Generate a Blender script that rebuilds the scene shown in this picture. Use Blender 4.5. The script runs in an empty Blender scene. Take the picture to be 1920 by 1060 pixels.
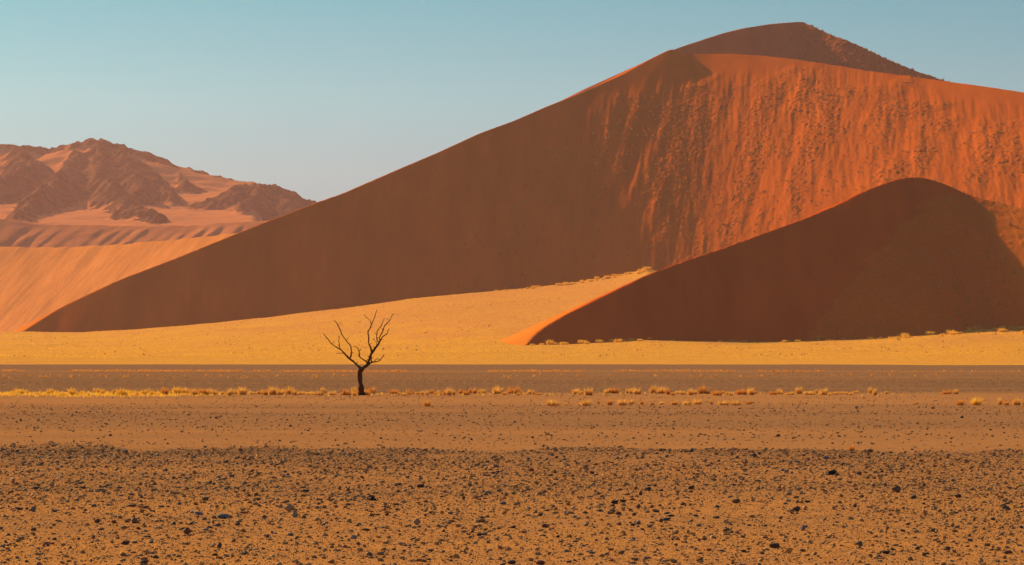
import bpy, bmesh, math, random
import numpy as np
from mathutils import Vector

# ------------------------------------------------------------------ camera, sky, sun, exposure
sc = bpy.context.scene
C = sc.collection
F = 6000.0                      # focal length in photograph pixels (1920 wide)
HZ = 669.0                      # horizon row
CAMH = 2.31                     # eye height
cam_data = bpy.data.cameras.new("camera")
cam = bpy.data.objects.new("camera", cam_data)
C.objects.link(cam)
cam.location = (0, 0, CAMH)
cam.rotation_euler = (math.radians(90), 0, 0)
cam_data.sensor_width = 36
cam_data.lens = F / 1920 * 36
cam_data.shift_y = (HZ - 530) / 1920
cam_data.clip_start = 0.5
cam_data.clip_end = 30000
sc.camera = cam

ELEV, BACK = math.radians(24.0), math.radians(55.0)     # sun height; how far behind pure left
SUN = Vector((-math.cos(ELEV) * math.cos(BACK), math.cos(ELEV) * math.sin(BACK), math.sin(ELEV)))
world = bpy.data.worlds.new("World")
sc.world = world
world.use_nodes = True
wn, wl = world.node_tree.nodes, world.node_tree.links
wn.clear()
sky = wn.new("ShaderNodeTexSky")
sky.sky_type = 'NISHITA'
sky.sun_disc = False
sky.sun_elevation = ELEV
sky.sun_rotation = math.atan2(SUN.x, SUN.y)
sky.air_density, sky.dust_density, sky.ozone_density = 1.0, 0.6, 1.0
tint = wn.new("ShaderNodeMix")
tint.data_type = 'RGBA'; tint.blend_type = 'MULTIPLY'; tint.inputs[0].default_value = 1.0
tint.inputs[7].default_value = (0.46, 0.68, 0.82, 1)
bg = wn.new("ShaderNodeBackground")
bg.inputs[1].default_value = 0.096
wo = wn.new("ShaderNodeOutputWorld")
# added ramp dims and tints low sky; upper dome stays full to light shade
tc = wn.new("ShaderNodeTexCoord"); sepz = wn.new("ShaderNodeSeparateXYZ"); lowr = wn.new("ShaderNodeValToRGB")
wl.new(tc.outputs["Generated"], sepz.inputs[0]); wl.new(sepz.outputs[2], lowr.inputs[0])
lowr.color_ramp.elements.new(.05); lowr.color_ramp.elements.new(.08); lowr.color_ramp.elements.new(.115)
for el_, (p_, c_) in zip(lowr.color_ramp.elements, [(0.0, (.34, .42, .53)), (.05, (.34, .45, .56)), (.08, (.39, .57, .60)), (.115, (.215, .53, .53)), (0.45, (1, 1, 1))]):
    el_.position = p_; el_.color = (*c_, 1)
lowsky_mul = wn.new("ShaderNodeMix"); lowsky_mul.data_type = 'RGBA'; lowsky_mul.blend_type = 'MULTIPLY'; lowsky_mul.inputs[0].default_value = 1.0
wl.new(sky.outputs[0], tint.inputs[6]); wl.new(tint.outputs[2], lowsky_mul.inputs[6]); wl.new(lowr.outputs[0], lowsky_mul.inputs[7]); wl.new(lowsky_mul.outputs[2], bg.inputs[0]); wl.new(bg.outputs[0], wo.inputs[0])

sun_data = bpy.data.lights.new("sun", 'SUN')
sun_data.energy = 5.0
sun_data.angle = math.radians(0.5)
sun_data.color = (1.0, 0.66, 0.27)
sun = bpy.data.objects.new("sun", sun_data)
C.objects.link(sun)
sun.rotation_euler = SUN.to_track_quat('Z', 'Y').to_euler()

sc.view_settings.view_transform = 'Standard'
sc.view_settings.look = 'None'
sc.view_settings.exposure = 0.62
sc.view_settings.gamma = 1.0
sc.cycles.max_bounces = 5
sc.cycles.volume_bounces = 1
sc.cycles.use_denoising = True

rng = np.random.default_rng(7)
random.seed(7)

# ------------------------------------------------------------------ helpers
def at(px, py, Y):
    """Where a photograph pixel lies at distance Y."""
    return ((px - 960) / F * Y, Y, CAMH + (HZ - py) / F * Y)

def ground_y(py):
    """Distance at which the flat plain passes a photograph row."""
    return CAMH * F / (py - HZ)

def _hash(ix, iy, seed):
    h = (ix.astype(np.uint32) * np.uint32(374761393) + iy.astype(np.uint32) * np.uint32(668265263) + np.uint32(seed * 974711 + 12345))
    h = (h ^ (h >> np.uint32(13))) * np.uint32(1274126177)
    h = h ^ (h >> np.uint32(16))
    return h

def noise(x, y, seed=0):
    x = np.asarray(x, np.float64); y = np.asarray(y, np.float64)
    ix, iy = np.floor(x).astype(np.int64), np.floor(y).astype(np.int64)
    fx, fy = x - ix, y - iy
    u, v = fx * fx * fx * (fx * (fx * 6 - 15) + 10), fy * fy * fy * (fy * (fy * 6 - 15) + 10)
    def g(dx, dy):
        a = _hash((ix + dx) & 0xffffffff, (iy + dy) & 0xffffffff, seed).astype(np.float64) * (2 * math.pi / 2 ** 32)
        return np.cos(a) * (fx - dx) + np.sin(a) * (fy - dy)
    return ((g(0, 0) * (1 - u) + g(1, 0) * u) * (1 - v) + (g(0, 1) * (1 - u) + g(1, 1) * u) * v) * 1.5

def fbm(x, y, seed=0, octaves=4, gain=0.5):
    s, a, f = 0, 1.0, 1.0
    for k in range(octaves):
        s = s + a * noise(x * f, y * f, seed + k * 17)
        a *= gain; f *= 2.03
    return s

def ridged(x, y, seed=0, octaves=4, gain=0.5):
    s, a, f = 0, 1.0, 1.0
    for k in range(octaves):
        s = s + a * (1 - 2 * np.abs(noise(x * f, y * f, seed + k * 31)))
        a *= gain; f *= 2.1
    return s

def sstep(a, b, x):
    t = np.clip((x - a) / (b - a), 0, 1)
    return t * t * (3 - 2 * t)

def mesh_data(name, V, Fc, mat=None, smooth=False, colors=None, attrs=None):
    me = bpy.data.meshes.new(name)
    V = np.ascontiguousarray(V, np.float32); Fc = np.ascontiguousarray(Fc, np.int32)
    n, k = Fc.shape
    me.vertices.add(len(V)); me.vertices.foreach_set("co", V.ravel())
    me.loops.add(n * k); me.loops.foreach_set("vertex_index", Fc.ravel())
    me.polygons.add(n); me.polygons.foreach_set("loop_start", np.arange(0, n * k, k, dtype=np.int32))
    me.polygons.foreach_set("use_smooth", np.full(n, bool(smooth)))
    me.update(calc_edges=True)
    if colors is not None:
        a = me.color_attributes.new("tone", 'FLOAT_COLOR', 'POINT')
        c = np.ones((len(V), 4), np.float32); c[:, :3] = colors
        a.data.foreach_set("color", c.ravel())
    for nm, arr in (attrs or {}).items():
        a = me.attributes.new(nm, 'FLOAT', 'POINT')
        a.data.foreach_set("value", np.ascontiguousarray(arr, np.float32).ravel())
    if mat: me.materials.append(mat)
    return me

def link(name, me, parent=None, loc=None):
    o = bpy.data.objects.new(name, me)
    C.objects.link(o)
    if parent: o.parent = parent
    if loc is not None: o.location = loc
    return o

def tag(o, label=None, cat=None, group=None, kind=None):
    if label: o["label"] = label
    if cat: o["category"] = cat
    if group: o["group"] = group
    if kind: o["kind"] = kind
    return o

def grid_faces(nx, ny):
    i = np.arange(nx * ny).reshape(ny, nx)
    return np.stack([i[:-1, :-1], i[:-1, 1:], i[1:, 1:], i[1:, :-1]], -1).reshape(-1, 4)

def sheet(name, xs, ys, Z, mat, attrs=None, X=None, Y=None):
    if X is None: X, Y = np.meshgrid(xs, ys)
    V = np.stack([X, Y, Z], -1).reshape(-1, 3)
    at_ = {k: v.ravel() for k, v in (attrs or {}).items()}
    return link(name, mesh_data(name, V, grid_faces(X.shape[1], X.shape[0]), mat, True, None, at_))

def screen(X, Y, Z):
    Ys = np.maximum(Y, 1.0)
    return 960 + X / Ys * F, HZ - (Z - CAMH) / Ys * F

def crest(pts, lee, wind, step=2.2):
    """A crest line (px, py, distance) as dense 3-D samples with its slopes on either side."""
    P = np.array([at(*p[:3]) for p in pts])
    lee = np.array([p[3] if len(p) > 3 else lee for p in pts], float)
    wnd = np.array([p[4] if len(p) > 4 else wind for p in pts], float)
    d = np.r_[0, np.cumsum(np.hypot(*(np.diff(P[:, :2], axis=0)).T))]
    s = np.arange(0, d[-1], step)
    out = np.stack([np.interp(s, d, P[:, 0]), np.interp(s, d, P[:, 1]), np.interp(s, d, P[:, 2]), np.interp(s, d, lee), np.interp(s, d, wnd)], 1)
    k = np.array([1, 2, 3, 2, 1], float); k /= k.sum()
    pad = np.pad(out, ((2, 2), (0, 0)), mode='reflect', reflect_type='odd')
    out = np.stack([np.convolve(pad[:, c], k, 'valid') for c in range(5)], 1)
    t = np.gradient(out[:, :2], axis=0)
    t /= np.linalg.norm(t, axis=1, keepdims=True) + 1e-9
    return np.c_[out, t[:, 1], -t[:, 0]]           # last two: the lee side, right of travel

def cones(X, Y, cr, start=-1e3, knee=None):
    """Sand heaped at its angle of repose from every point of a crest."""
    H = np.full(X.shape, start, np.float32)
    X = X.astype(np.float32); Y = Y.astype(np.float32)
    for x, y, z, le, wi, vx, vy in cr.astype(np.float32):
        dx, dy = X - x, Y - y
        r = np.sqrt(dx * dx + dy * dy) + 1e-3
        c = (dx * vx + dy * vy) / r
        w = np.clip(c * 1.6 + 0.5, 0, 1)
        h = z - r * (wi + (le - wi) * w)
        if knee is not None and le < 0.58: h -= np.maximum(0, r - knee[0]) * (knee[1] * (0.6 - le) / 0.22) * w
        np.maximum(H, h, out=H)
    return H.astype(np.float64)

def face(X, Y, cr, sx, sv, soft=(0, 30, 65), depth=(0, 60, 190)):
    """Sand sliding straight down from a crest toward smaller Y; slope sv changes along x positions sx.
    Farther below the crest the slope forgets the crest's kinks."""
    o = np.argsort(cr[:, 0])
    x, yc, zc = cr[o, 0], cr[o, 1], cr[o, 2]
    S = np.interp(X, sx, sv)
    xf = np.arange(x[0], x[-1], 2.0)
    yf, zf = np.interp(xf, x, yc), np.interp(xf, x, zc)
    hs = []
    for sg in soft:
        if sg:
            n = int(sg * 1.5); w = np.exp(-0.5 * (np.arange(-n, n + 1) * 2.0 / sg) ** 2); w /= w.sum()
            ys_, zs_ = (np.convolve(np.pad(v, n, mode='reflect', reflect_type='odd'), w, 'valid') for v in (yf, zf))
        else: ys_, zs_ = yf, zf
        hs.append(np.interp(X[0], xf, zs_)[None, :] - S * (np.interp(X[0], xf, ys_)[None, :] - Y))
    d = np.interp(X[0], xf, yf)[None, :] - Y
    out = (X < x[0]) | (X > x[-1])
    t1 = sstep(depth[0], depth[1], d); t2 = sstep(depth[1] * .5, depth[2], d)
    h = hs[0] * (1 - t1) + hs[1] * t1
    h = h * (1 - t2) + hs[2] * t2
    return np.where((d >= 0) & ~out, h, -1e3)

def smax(a, b, k):
    h = np.clip(0.5 + 0.5 * (a - b) / k, 0, 1)
    return b * (1 - h) + a * h + k * h * (1 - h)

# ------------------------------------------------------------------ materials
def new_mat(name):
    m = bpy.data.materials.new(name)
    m.use_nodes = True
    nt = m.node_tree
    b = nt.nodes["Principled BSDF"]
    b.inputs["Roughness"].default_value = 0.9
    b.inputs["Specular IOR Level"].default_value = 0.0
    return m, nt, b

class N:
    """Small node-writing helper."""
    def __init__(s, nt): s.nt = nt; s.geo = None
    def pos(s, scale=(1, 1, 1), rot=(0, 0, 0), obj=False):
        if obj:
            g = s.nt.nodes.new("ShaderNodeTexCoord"); src = g.outputs["Object"]
        else:
            g = s.nt.nodes.new("ShaderNodeNewGeometry"); src = g.outputs["Position"]
        m = s.nt.nodes.new("ShaderNodeMapping")
        m.inputs["Scale"].default_value = scale; m.inputs["Rotation"].default_value = rot
        s.nt.links.new(src, m.inputs[0]); return m.outputs[0]
    def noise(s, vec, scale=1.0, detail=4, rough=0.55, dist=0.0):
        n = s.nt.nodes.new("ShaderNodeTexNoise")
        n.inputs["Scale"].default_value = scale; n.inputs["Detail"].default_value = detail
        n.inputs["Roughness"].default_value = rough; n.inputs["Distortion"].default_value = dist
        s.nt.links.new(vec, n.inputs["Vector"]); return n.outputs[0]
    def voronoi(s, vec, scale):
        n = s.nt.nodes.new("ShaderNodeTexVoronoi"); n.inputs["Scale"].default_value = scale
        s.nt.links.new(vec, n.inputs["Vector"]); return n
    def ramp(s, fac, stops, interp='LINEAR'):
        r = s.nt.nodes.new("ShaderNodeValToRGB"); r.color_ramp.interpolation = interp
        e = r.color_ramp.elements
        while len(e) < len(stops): e.new(0.5)
        for el, (p, c) in zip(e, stops):
            el.position = p; el.color = (*c, 1) if len(c) == 3 else c
        s.nt.links.new(fac, r.inputs[0]); return r.outputs[0]
    def mix(s, fac, a, b, mode='MIX'):
        m = s.nt.nodes.new("ShaderNodeMix"); m.data_type = 'RGBA'; m.blend_type = mode
        if isinstance(fac, float): m.inputs[0].default_value = fac
        else: s.nt.links.new(fac, m.inputs[0])
        for i, v in ((6, a), (7, b)):
            if isinstance(v, tuple): m.inputs[i].default_value = (*v, 1)
            else: s.nt.links.new(v, m.inputs[i])
        return m.outputs[2]
    def math(s, op, a, b=0.0, clamp=False):
        m = s.nt.nodes.new("ShaderNodeMath"); m.operation = op; m.use_clamp = clamp
        for i, v in ((0, a), (1, b)):
            if isinstance(v, (float, int)): m.inputs[i].default_value = v
            else: s.nt.links.new(v, m.inputs[i])
        return m.outputs[0]
    def attr(s, name, color=False):
        a = s.nt.nodes.new("ShaderNodeAttribute"); a.attribute_name = name
        return a.outputs["Color"] if color else a.outputs["Fac"]
    def sep(s, vec):
        x = s.nt.nodes.new("ShaderNodeSeparateXYZ"); s.nt.links.new(vec, x.inputs[0]); return x.outputs
    def bump(s, h, strength, dist, bsdf, prev=None):
        b = s.nt.nodes.new("ShaderNodeBump"); b.inputs["Strength"].default_value = strength
        b.inputs["Distance"].default_value = dist
        s.nt.links.new(h, b.inputs["Height"])
        if prev is not None: s.nt.links.new(prev, b.inputs["Normal"])
        s.nt.links.new(b.outputs[0], bsdf.inputs["Normal"]); return b.outputs[0]

def sand_mat(name, base, rough_col, bump_d=0.5, scale=1.0, flank=0.0):
    """Dune sand; the 'scrub' attribute says where dry growth and gravelly sand cover it."""
    m, nt, b = new_mat(name); n = N(nt)
    p = n.pos()
    big = n.noise(n.pos((0.05 * scale, 0.007 * scale, 0.012 * scale)), 1.0, 5, 0.6)
    big = n.ramp(big, [(0.3, (0, 0, 0)), (0.7, (1, 1, 1))])
    col = n.mix(big, tuple(c * 0.84 for c in base), tuple(min(1, c * 1.14) for c in base))
    sp = n.noise(p, 0.9 * scale, 4, 0.7)
    spk = n.ramp(sp, [(0.48, (0, 0, 0)), (0.66, (1, 1, 1))])
    col = n.mix(n.attr("pale"), col, (0.84, 0.26, 0.028))  # golden sunlit look mixed into the colour of sun-facing sand
    col = n.mix(n.math('MULTIPLY', n.attr("scrub"), flank), col, rough_col)
    f = n.math('MULTIPLY', n.math('MULTIPLY', spk, n.attr("scrub")), 0.75)
    col = n.mix(f, col, rough_col)
    nt.links.new(col, b.inputs["Base Color"])
    h = n.math('ADD', n.noise(p, 0.55 * scale, 5, 0.6), n.math('MULTIPLY', n.noise(n.pos((0.30 * scale, 0.03 * scale, 0.05 * scale)), 1.0, 4, 0.6), 0.8))
    hm = n.math('MULTIPLY', h, n.math('ADD', n.attr("scrub"), 0.06))
    n.bump(hm, 0.8, bump_d, b)
    return m

M_big = sand_mat("red_sand", (0.64, 0.128, 0.012), (0.50, 0.16, 0.018), 0.7)
M_back = sand_mat("red_sand_far", (0.50, 0.125, 0.042), (0.24, 0.13, 0.045), 1.0)
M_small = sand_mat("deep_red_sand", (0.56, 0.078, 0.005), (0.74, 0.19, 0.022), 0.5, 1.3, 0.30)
M_left = sand_mat("orange_sand", (0.74, 0.27, 0.07), (0.50, 0.19, 0.06), 0.8)
M_rib = sand_mat("pink_sand", (0.58, 0.20, 0.08), (0.36, 0.15, 0.07), 0.8)

def mountain_mat():
    m, nt, b = new_mat("mountain_rock_and_sand"); n = N(nt)
    p = n.pos()
    rock = n.ramp(n.noise(p, 0.03, 6, 0.7), [(0.36, (0.10, 0.055, 0.038)), (0.5, (0.24, 0.12, 0.072)), (0.66, (0.42, 0.19, 0.10))])
    sand = n.mix(n.noise(p, 0.006, 3), (0.50, 0.18, 0.075), (0.62, 0.22, 0.085))
    mk = n.math('ADD', n.attr("rock"), n.math('MULTIPLY', n.math('SUBTRACT', n.noise(p, 0.028, 6, 0.7), 0.5), 2.1))
    f = n.ramp(mk, [(0.50, (0, 0, 0)), (0.62, (1, 1, 1))])
    nt.links.new(n.mix(f, sand, rock), b.inputs["Base Color"])
    h = n.math('MULTIPLY', n.noise(p, 0.09, 7, 0.8), f)
    n.bump(h, 1.0, 18.0, b)
    return m
M_mount = mountain_mat()

def plain_mat():
    """Bands of dark gravel and sand on the flat pan."""
    m, nt, b = new_mat("gravel_pan"); n = N(nt)
    p = n.pos()
    X, Yy, Z = n.sep(p)
    sand = n.mix(n.noise(n.pos((0.25, 1, 1)), 0.25, 4), (0.43, 0.20, 0.075), (0.53, 0.25, 0.09))
    near = n.math('SUBTRACT', 1.0, n.math('DIVIDE', n.math('SUBTRACT', Yy, 36.0), 48.0), True)
    sand = n.mix(near, sand, (0.70, 0.305, 0.075))
    gravel = n.ramp(n.noise(n.pos((5.0, 1.3, 5.0)), 1.0, 5, 0.85), [(0.35, (0.09, 0.06, 0.04)), (0.5, (0.26, 0.145, 0.08)), (0.68, (0.50, 0.26, 0.115))])
    gfar = n.ramp(n.noise(n.pos((2.2, 0.22, 1)), 1.0, 5, 0.88), [(0.36, (0.11, 0.064, 0.038)), (0.5, (0.23, 0.130, 0.070)), (0.64, (0.44, 0.235, 0.105))])
    far = n.math('DIVIDE', n.math('SUBTRACT', Yy, 150.0), 160.0, True)
    gravel = n.mix(far, gravel, gfar)
    # bands: long streaks across the view, stronger with distance
    streak = n.noise(n.pos((0.012, 0.085, 1)), 1.0, 5, 0.62)
    streak2 = n.noise(n.pos((0.09, 0.5, 1)), 1.0, 5, 0.7)
    streak3 = n.noise(n.pos((3.0, 0.6, 1)), 1.0, 5, 0.88)
    bandm = n.math('ADD', n.math('ADD', n.math('MULTIPLY', streak, 0.36), n.math('MULTIPLY', streak2, 0.24)), n.math('MULTIPLY', streak3, 0.40))
    # how much gravel each stretch of the pan carries
    wand = n.math('ADD', 0.92, n.math('MULTIPLY', n.noise(n.pos((0.05, 0.02, 1)), 1.0, 4, 0.6), 0.16))
    yr = n.math('DIVIDE', n.math('MULTIPLY', Yy, wand), 1000.0, True)
    st = [(0.0, .48), (0.078, .48), (0.081, .38), (0.098, .42), (0.104, .50), (0.128, .54), (0.137, .50), (0.152, .48), (0.158, .36), (0.186, .36), (0.192, .42), (0.202, .42), (0.21, .66),
          (0.30, .70), (0.34, .62), (0.47, .62), (0.50, .52), (0.54, .66), (0.62, .72), (0.74, .86), (1.0, .86)]
    amount = n.ramp(yr, [(a, (v, v, v)) for a, v in st])
    g = n.math('ADD', n.math('SUBTRACT', bandm, 0.5), amount)
    g = n.ramp(g, [(0.34, (0, 0, 0)), (0.70, (1, 1, 1))])
    g = n.math('MULTIPLY', g, 0.92)
    col = n.mix(g, sand, gravel)
    nt.links.new(col, b.inputs["Base Color"])
    bh = n.math('ADD', n.noise(p, 14.0, 5, 0.75), n.math('MULTIPLY', n.noise(p, 1.1, 4), 1.6))
    n.bump(bh, 0.9, 0.045, b)
    return m
M_plain = plain_mat()

def grassland_mat():
    m, nt, b = new_mat("dry_yellow_grassland"); n = N(nt)
    p = n.pos()
    y1 = n.mix(n.noise(n.pos((1, 0.35, 1)), 0.10, 5, 0.7), (0.82, 0.38, 0.060), (0.96, 0.50, 0.075))
    sandy = n.mix(n.noise(p, 0.05, 4), (0.80, 0.34, 0.080), (0.90, 0.43, 0.095))
    f = n.math('ADD', n.attr("bare"), n.math('MULTIPLY', n.math('SUBTRACT', n.noise(n.pos((0.5, 0.16, 1)), 0.07, 5, 0.65), 0.5), 2.3))
    f = n.ramp(f, [(0.3, (0, 0, 0)), (0.7, (1, 1, 1))])
    col = n.mix(f, y1, sandy)
    sp = n.ramp(n.noise(p, 0.8, 5, 0.8), [(0.38, (0.72, 0.66, 0.60)), (0.56, (1, 1, 1))])
    col = n.mix(1.0, col, sp, 'MULTIPLY')
    nt.links.new(col, b.inputs["Base Color"])
    n.bump(n.noise(p, 0.5, 5, 0.85), 0.9, 0.8, b)
    return m
M_grassland = grassland_mat()

def blade_mat(name, c1, c2, trans=0.45):
    m = bpy.data.materials.new(name); m.use_nodes = True
    nt = m.node_tree; nt.nodes.clear(); n = N(nt)
    out = nt.nodes.new("ShaderNodeOutputMaterial")
    d = nt.nodes.new("ShaderNodeBsdfDiffuse"); t = nt.nodes.new("ShaderNodeBsdfTranslucent")
    mx = nt.nodes.new("ShaderNodeMixShader"); mx.inputs[0].default_value = trans
    col = n.mix(n.ramp(n.noise(n.pos(), 2.3, 3, 0.7), [(0.35, (0, 0, 0)), (0.65, (1, 1, 1))]), c1, c2)
    nt.links.new(col, d.inputs[0]); nt.links.new(col, t.inputs[0])
    nt.links.new(d.outputs[0], mx.inputs[1]); nt.links.new(t.outputs[0], mx.inputs[2])
    nt.links.new(mx.outputs[0], out.inputs[0])
    return m
M_straw = blade_mat("straw_orange", (0.72, 0.37, 0.08), (0.90, 0.56, 0.15))
M_rust = blade_mat("straw_rust", (0.62, 0.25, 0.05), (0.82, 0.40, 0.085))
M_yellow = blade_mat("straw_yellow", (0.80, 0.44, 0.05), (0.96, 0.62, 0.09))
M_scrub = blade_mat("dune_scrub", (0.26, 0.15, 0.05), (0.56, 0.29, 0.08), 0.3)

M_scrub2 = blade_mat("pale_scrub", (0.36, 0.16, 0.04), (0.58, 0.29, 0.07), 0.3)

def tone_mat(name):
    m, nt, b = new_mat(name); n = N(nt)
    c = n.mix(n.noise(n.pos(), 60.0, 3), n.attr("tone", True), n.mix(1.0, n.attr("tone", True), (0.7, 0.66, 0.62), 'MULTIPLY'))
    nt.links.new(c, b.inputs["Base Color"]); b.inputs["Roughness"].default_value = 0.7
    b.inputs["Specular IOR Level"].default_value = 0.06
    return m
M_pebble = tone_mat("pebbles")

ROCK_COL = {
    "black": (0.040, 0.028, 0.022), "dark grey": (0.11, 0.078, 0.058), "dark brown": (0.14, 0.066, 0.034),
    "blue grey": (0.19, 0.165, 0.15), "grey": (0.22, 0.16, 0.12), "brown": (0.22, 0.105, 0.05),
    "red brown": (0.25, 0.075, 0.035), "tan": (0.42, 0.24, 0.11), "orange": (0.60, 0.25, 0.06), "yellow": (0.85, 0.48, 0.09)}
def rock_mat(cname):
    m, nt, b = new_mat(cname.replace(" ", "_") + "_stone"); n = N(nt)
    c = ROCK_COL[cname]
    v = n.noise(n.pos(obj=True), 2.2, 6, 0.7)
    col = n.mix(n.ramp(v, [(0.35, (0, 0, 0)), (0.65, (1, 1, 1))]), tuple(x * 0.65 for x in c), tuple(min(1, x * 1.35) for x in c))
    nt.links.new(col, b.inputs["Base Color"]); b.inputs["Roughness"].default_value = 0.65
    b.inputs["Specular IOR Level"].default_value = 0.12
    n.bump(n.noise(n.pos(obj=True), 7.0, 5, 0.7), 0.5, 0.12, b)
    return m
M_rock = {k: rock_mat(k) for k in ROCK_COL}

def bark_mat():
    m, nt, b = new_mat("weathered_dead_wood"); n = N(nt)
    v = n.noise(n.pos((9, 9, 1.6)), 3.0, 6, 0.7)
    col = n.ramp(v, [(0.32, (0.030, 0.013, 0.007)), (0.52, (0.085, 0.036, 0.016)), (0.72, (0.17, 0.075, 0.03))])
    nt.links.new(col, b.inputs["Base Color"])
    n.bump(n.noise(n.pos((14, 14, 2)), 3.0, 5, 0.7), 0.8, 0.03, b)
    return m
M_bark = bark_mat()

# ------------------------------------------------------------------ the ground: one sheet to the horizon
def pan_height(X, Y):
    return (0.03 * fbm(X * 0.10, Y * 0.10, 3, 3) * sstep(30, 60, Y)
            + 0.06 * fbm(X * 0.02, Y * 0.02, 5, 2) * sstep(80, 200, Y))
ys = np.r_[-600, -100, 0, np.linspace(20, 90, 190), np.geomspace(91, 1050, 330), np.linspace(1100, 7000, 40)]
u = np.linspace(-1, 1, 301)
U, YY = np.meshgrid(u, ys)
W = 60 + np.maximum(YY, 0) * 0.45
XX = np.sign(U) * np.abs(U) ** 1.3 * W
XX = np.where(np.abs(U) == 1, np.sign(U) * 4500, XX)
ZZ = pan_height(XX, YY) - np.where(YY > 1080, 0.6, 0)
tag(sheet("ground", None, None, ZZ, M_plain, X=XX, Y=YY), "flat stony desert pan of orange sand and dark gravel", "ground", kind="structure")

# ------------------------------------------------------------------ grassland rising to the dunes
RP = np.array([(-800, 655), (-200, 640), (31, 629), (155, 630), (248, 625), (355, 615), (488, 602.5), (640, 585), (770, 567), (940, 551.5),
               (1067, 537.5), (1152, 525), (1215, 512), (1290, 530), (1400, 552), (1600, 548), (1700, 542), (1920, 522), (2600, 520)], float)
def grass_height(X, Y):
    px = 960 + X / Y * F
    Yr = 1850 + 40 * sstep(600, 1200, px)
    y0 = 905 + 75 * np.exp(-((px - 700) / 700) ** 2) + 18 * np.sin(px / 170)
    zr = CAMH + (HZ - np.interp(px, RP[:, 0], RP[:, 1])) / F * Yr
    t = np.clip((Y - y0) / (Yr - y0), -0.2, 3)
    up = np.where(t < 1, np.clip(t, 0, 1) ** 1.75, 1 - 0.35 * (1 - np.exp(-(np.maximum(t, 1) - 1) * 6)))
    z = zr * up + np.minimum(t, 0) * 6
    z += np.clip((Y - 950) / 120, 0, 1) * (1.0 + 0.9 * sstep(0.0, 0.2, t))
    z += (0.35 * fbm(X * 0.02, Y * 0.02, 9, 3) + 0.8 * noise(X * 0.008, Y * 0.014, 12)) * sstep(0, .2, t)
    z += 1.6 * np.exp(-((px - 1850) / 170) ** 2) * sstep(1150, 1270, Y)
    sw = np.exp(-(((px - 640) / 160) ** 2)) * np.exp(-((t - 0.55) / 0.16) ** 2)
    z -= 2.2 * sw * sstep(1000, 1400, Y)
    return z
ys = np.r_[np.linspace(860, 1500, 420), np.linspace(1502, 2000, 200), np.linspace(2020, 3300, 40)]
u = np.linspace(-1, 1, 521)
U, YY = np.meshgrid(u, ys)
XX = U * YY * 0.24
ZZ = grass_height(XX, YY)
px, py = screen(XX, YY, ZZ)
ZZ += 0.16 * noise(XX * 0.45, YY * 0.45, 21) * sstep(1000, 1100, YY)
bare = 0.25 + 0.35 * sstep(640, 600, py) + 0.25 * sstep(520, 900, px) * sstep(655, 625, py) * sstep(1250, 1100, px)
bare += 0.5 * sstep(670, 682, py) * sstep(500, 100, px) - 0.35 * sstep(648, 668, py)
tag(sheet("grass_plain", None, None, ZZ, M_grassland, {"bare": bare}, X=XX, Y=YY), "golden grassy slope rising from the gravel pan to the dunes", "grassland", kind="structure")

# ------------------------------------------------------------------ the great dune
BIGC = crest([(-260, 700, 1800), (-60, 668, 1830), (31, 629, 1862), (111, 578, 1892), (222, 525, 1915), (333, 483, 1938), (443, 438, 1962), (532, 403, 1985), (590, 381, 2000), (640, 364, 2012),
           (748, 317, 2040), (821, 286, 2062), (897, 251, 2085), (961, 227.6, 2105), (1024, 200, 2125), (1080, 178, 2142), (1166, 140, 2168), (1216, 113, 2186), (1255, 93, 2198), (1263, 91, 2200),
           (1275, 96, 2200), (1290, 101, 2200), (1330, 101.5, 2197), (1370, 100.5, 2190), (1424, 104, 2176), (1487, 110.6, 2156), (1569, 123, 2128), (1646, 135.5, 2100),
           (1714, 144.5, 2075), (1773, 152, 2052), (1850, 162.6, 2022), (1920, 173, 1995), (2050, 195, 1945), (2300, 240, 1850)], 1.15, 0.50)
gx = np.r_[np.arange(-480, -60, 1.4), np.arange(-60, 400, 0.7), np.arange(400, 620, 1.5)]; gy = np.r_[np.arange(1700, 1850, 3.0), np.arange(1850, 2225, 0.75), np.arange(2226, 2420, 4.0)]
XX, YY = np.meshgrid(gx, gy)
xs_ = np.array([-600, -40, 30, 75, 112, 135, 160, 200, 260, 340, 620])
FS = np.array([.60, .60, .575, .56, .555, .54, .50, .44, .39, .36, .36])
xk = np.arange(-620, 660, 4.0); FSk = np.convolve(np.pad(np.interp(xk, xs_, FS), 4, mode='edge'), np.ones(9) / 9, 'valid')
H = np.maximum(cones(XX, YY, BIGC), face(XX, YY, BIGC, xk, FSk))
HA = H
px, py = screen(XX, YY, H)
# where scrub and hummocks roughen the face
edge = np.interp(px, [500, 640, 700, 800, 900, 960, 1080, 1160, 1230, 1290, 1400, 1480, 1620, 1780, 1920, 2300],
                 [600, 520, 440, 345, 300, 270, 225, 190, 170, 150, 150, 135, 145, 195, 215, 260])
wob = fbm(XX * 0.02, YY * 0.02, 40, 4)
scr = sstep(-22, 45, py - edge + wob * 45) * sstep(560, 900, px)
dens = sstep(700, 1300, px) * 0.75 + 0.25
ax = 0.80 * XX - 0.60 * YY                                    # across / down the slope on the right face
dn = 0.45 * XX + 0.89 * YY
right = sstep(1200, 1500, px)
across = XX * (1 - right) + ax * right
down = YY * (1 - right) + dn * right
streak = fbm((XX - 0.25 * (YY - 2000)) * 0.035, YY * 0.006, 44, 4)
gully = ridged((XX - 0.12 * (YY - 2000)) * 0.055, YY * 0.009, 47, 4)
patch = sstep(-0.35, 0.45, streak + 0.5 * fbm(XX * 0.03, YY * 0.03, 50, 3))
amp = scr * dens * (0.35 + 0.65 * patch)
h1 = np.maximum(0, noise(XX * 0.42, YY * 0.32, 61) - 0.05) ** 1.5 * 1.9
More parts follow.
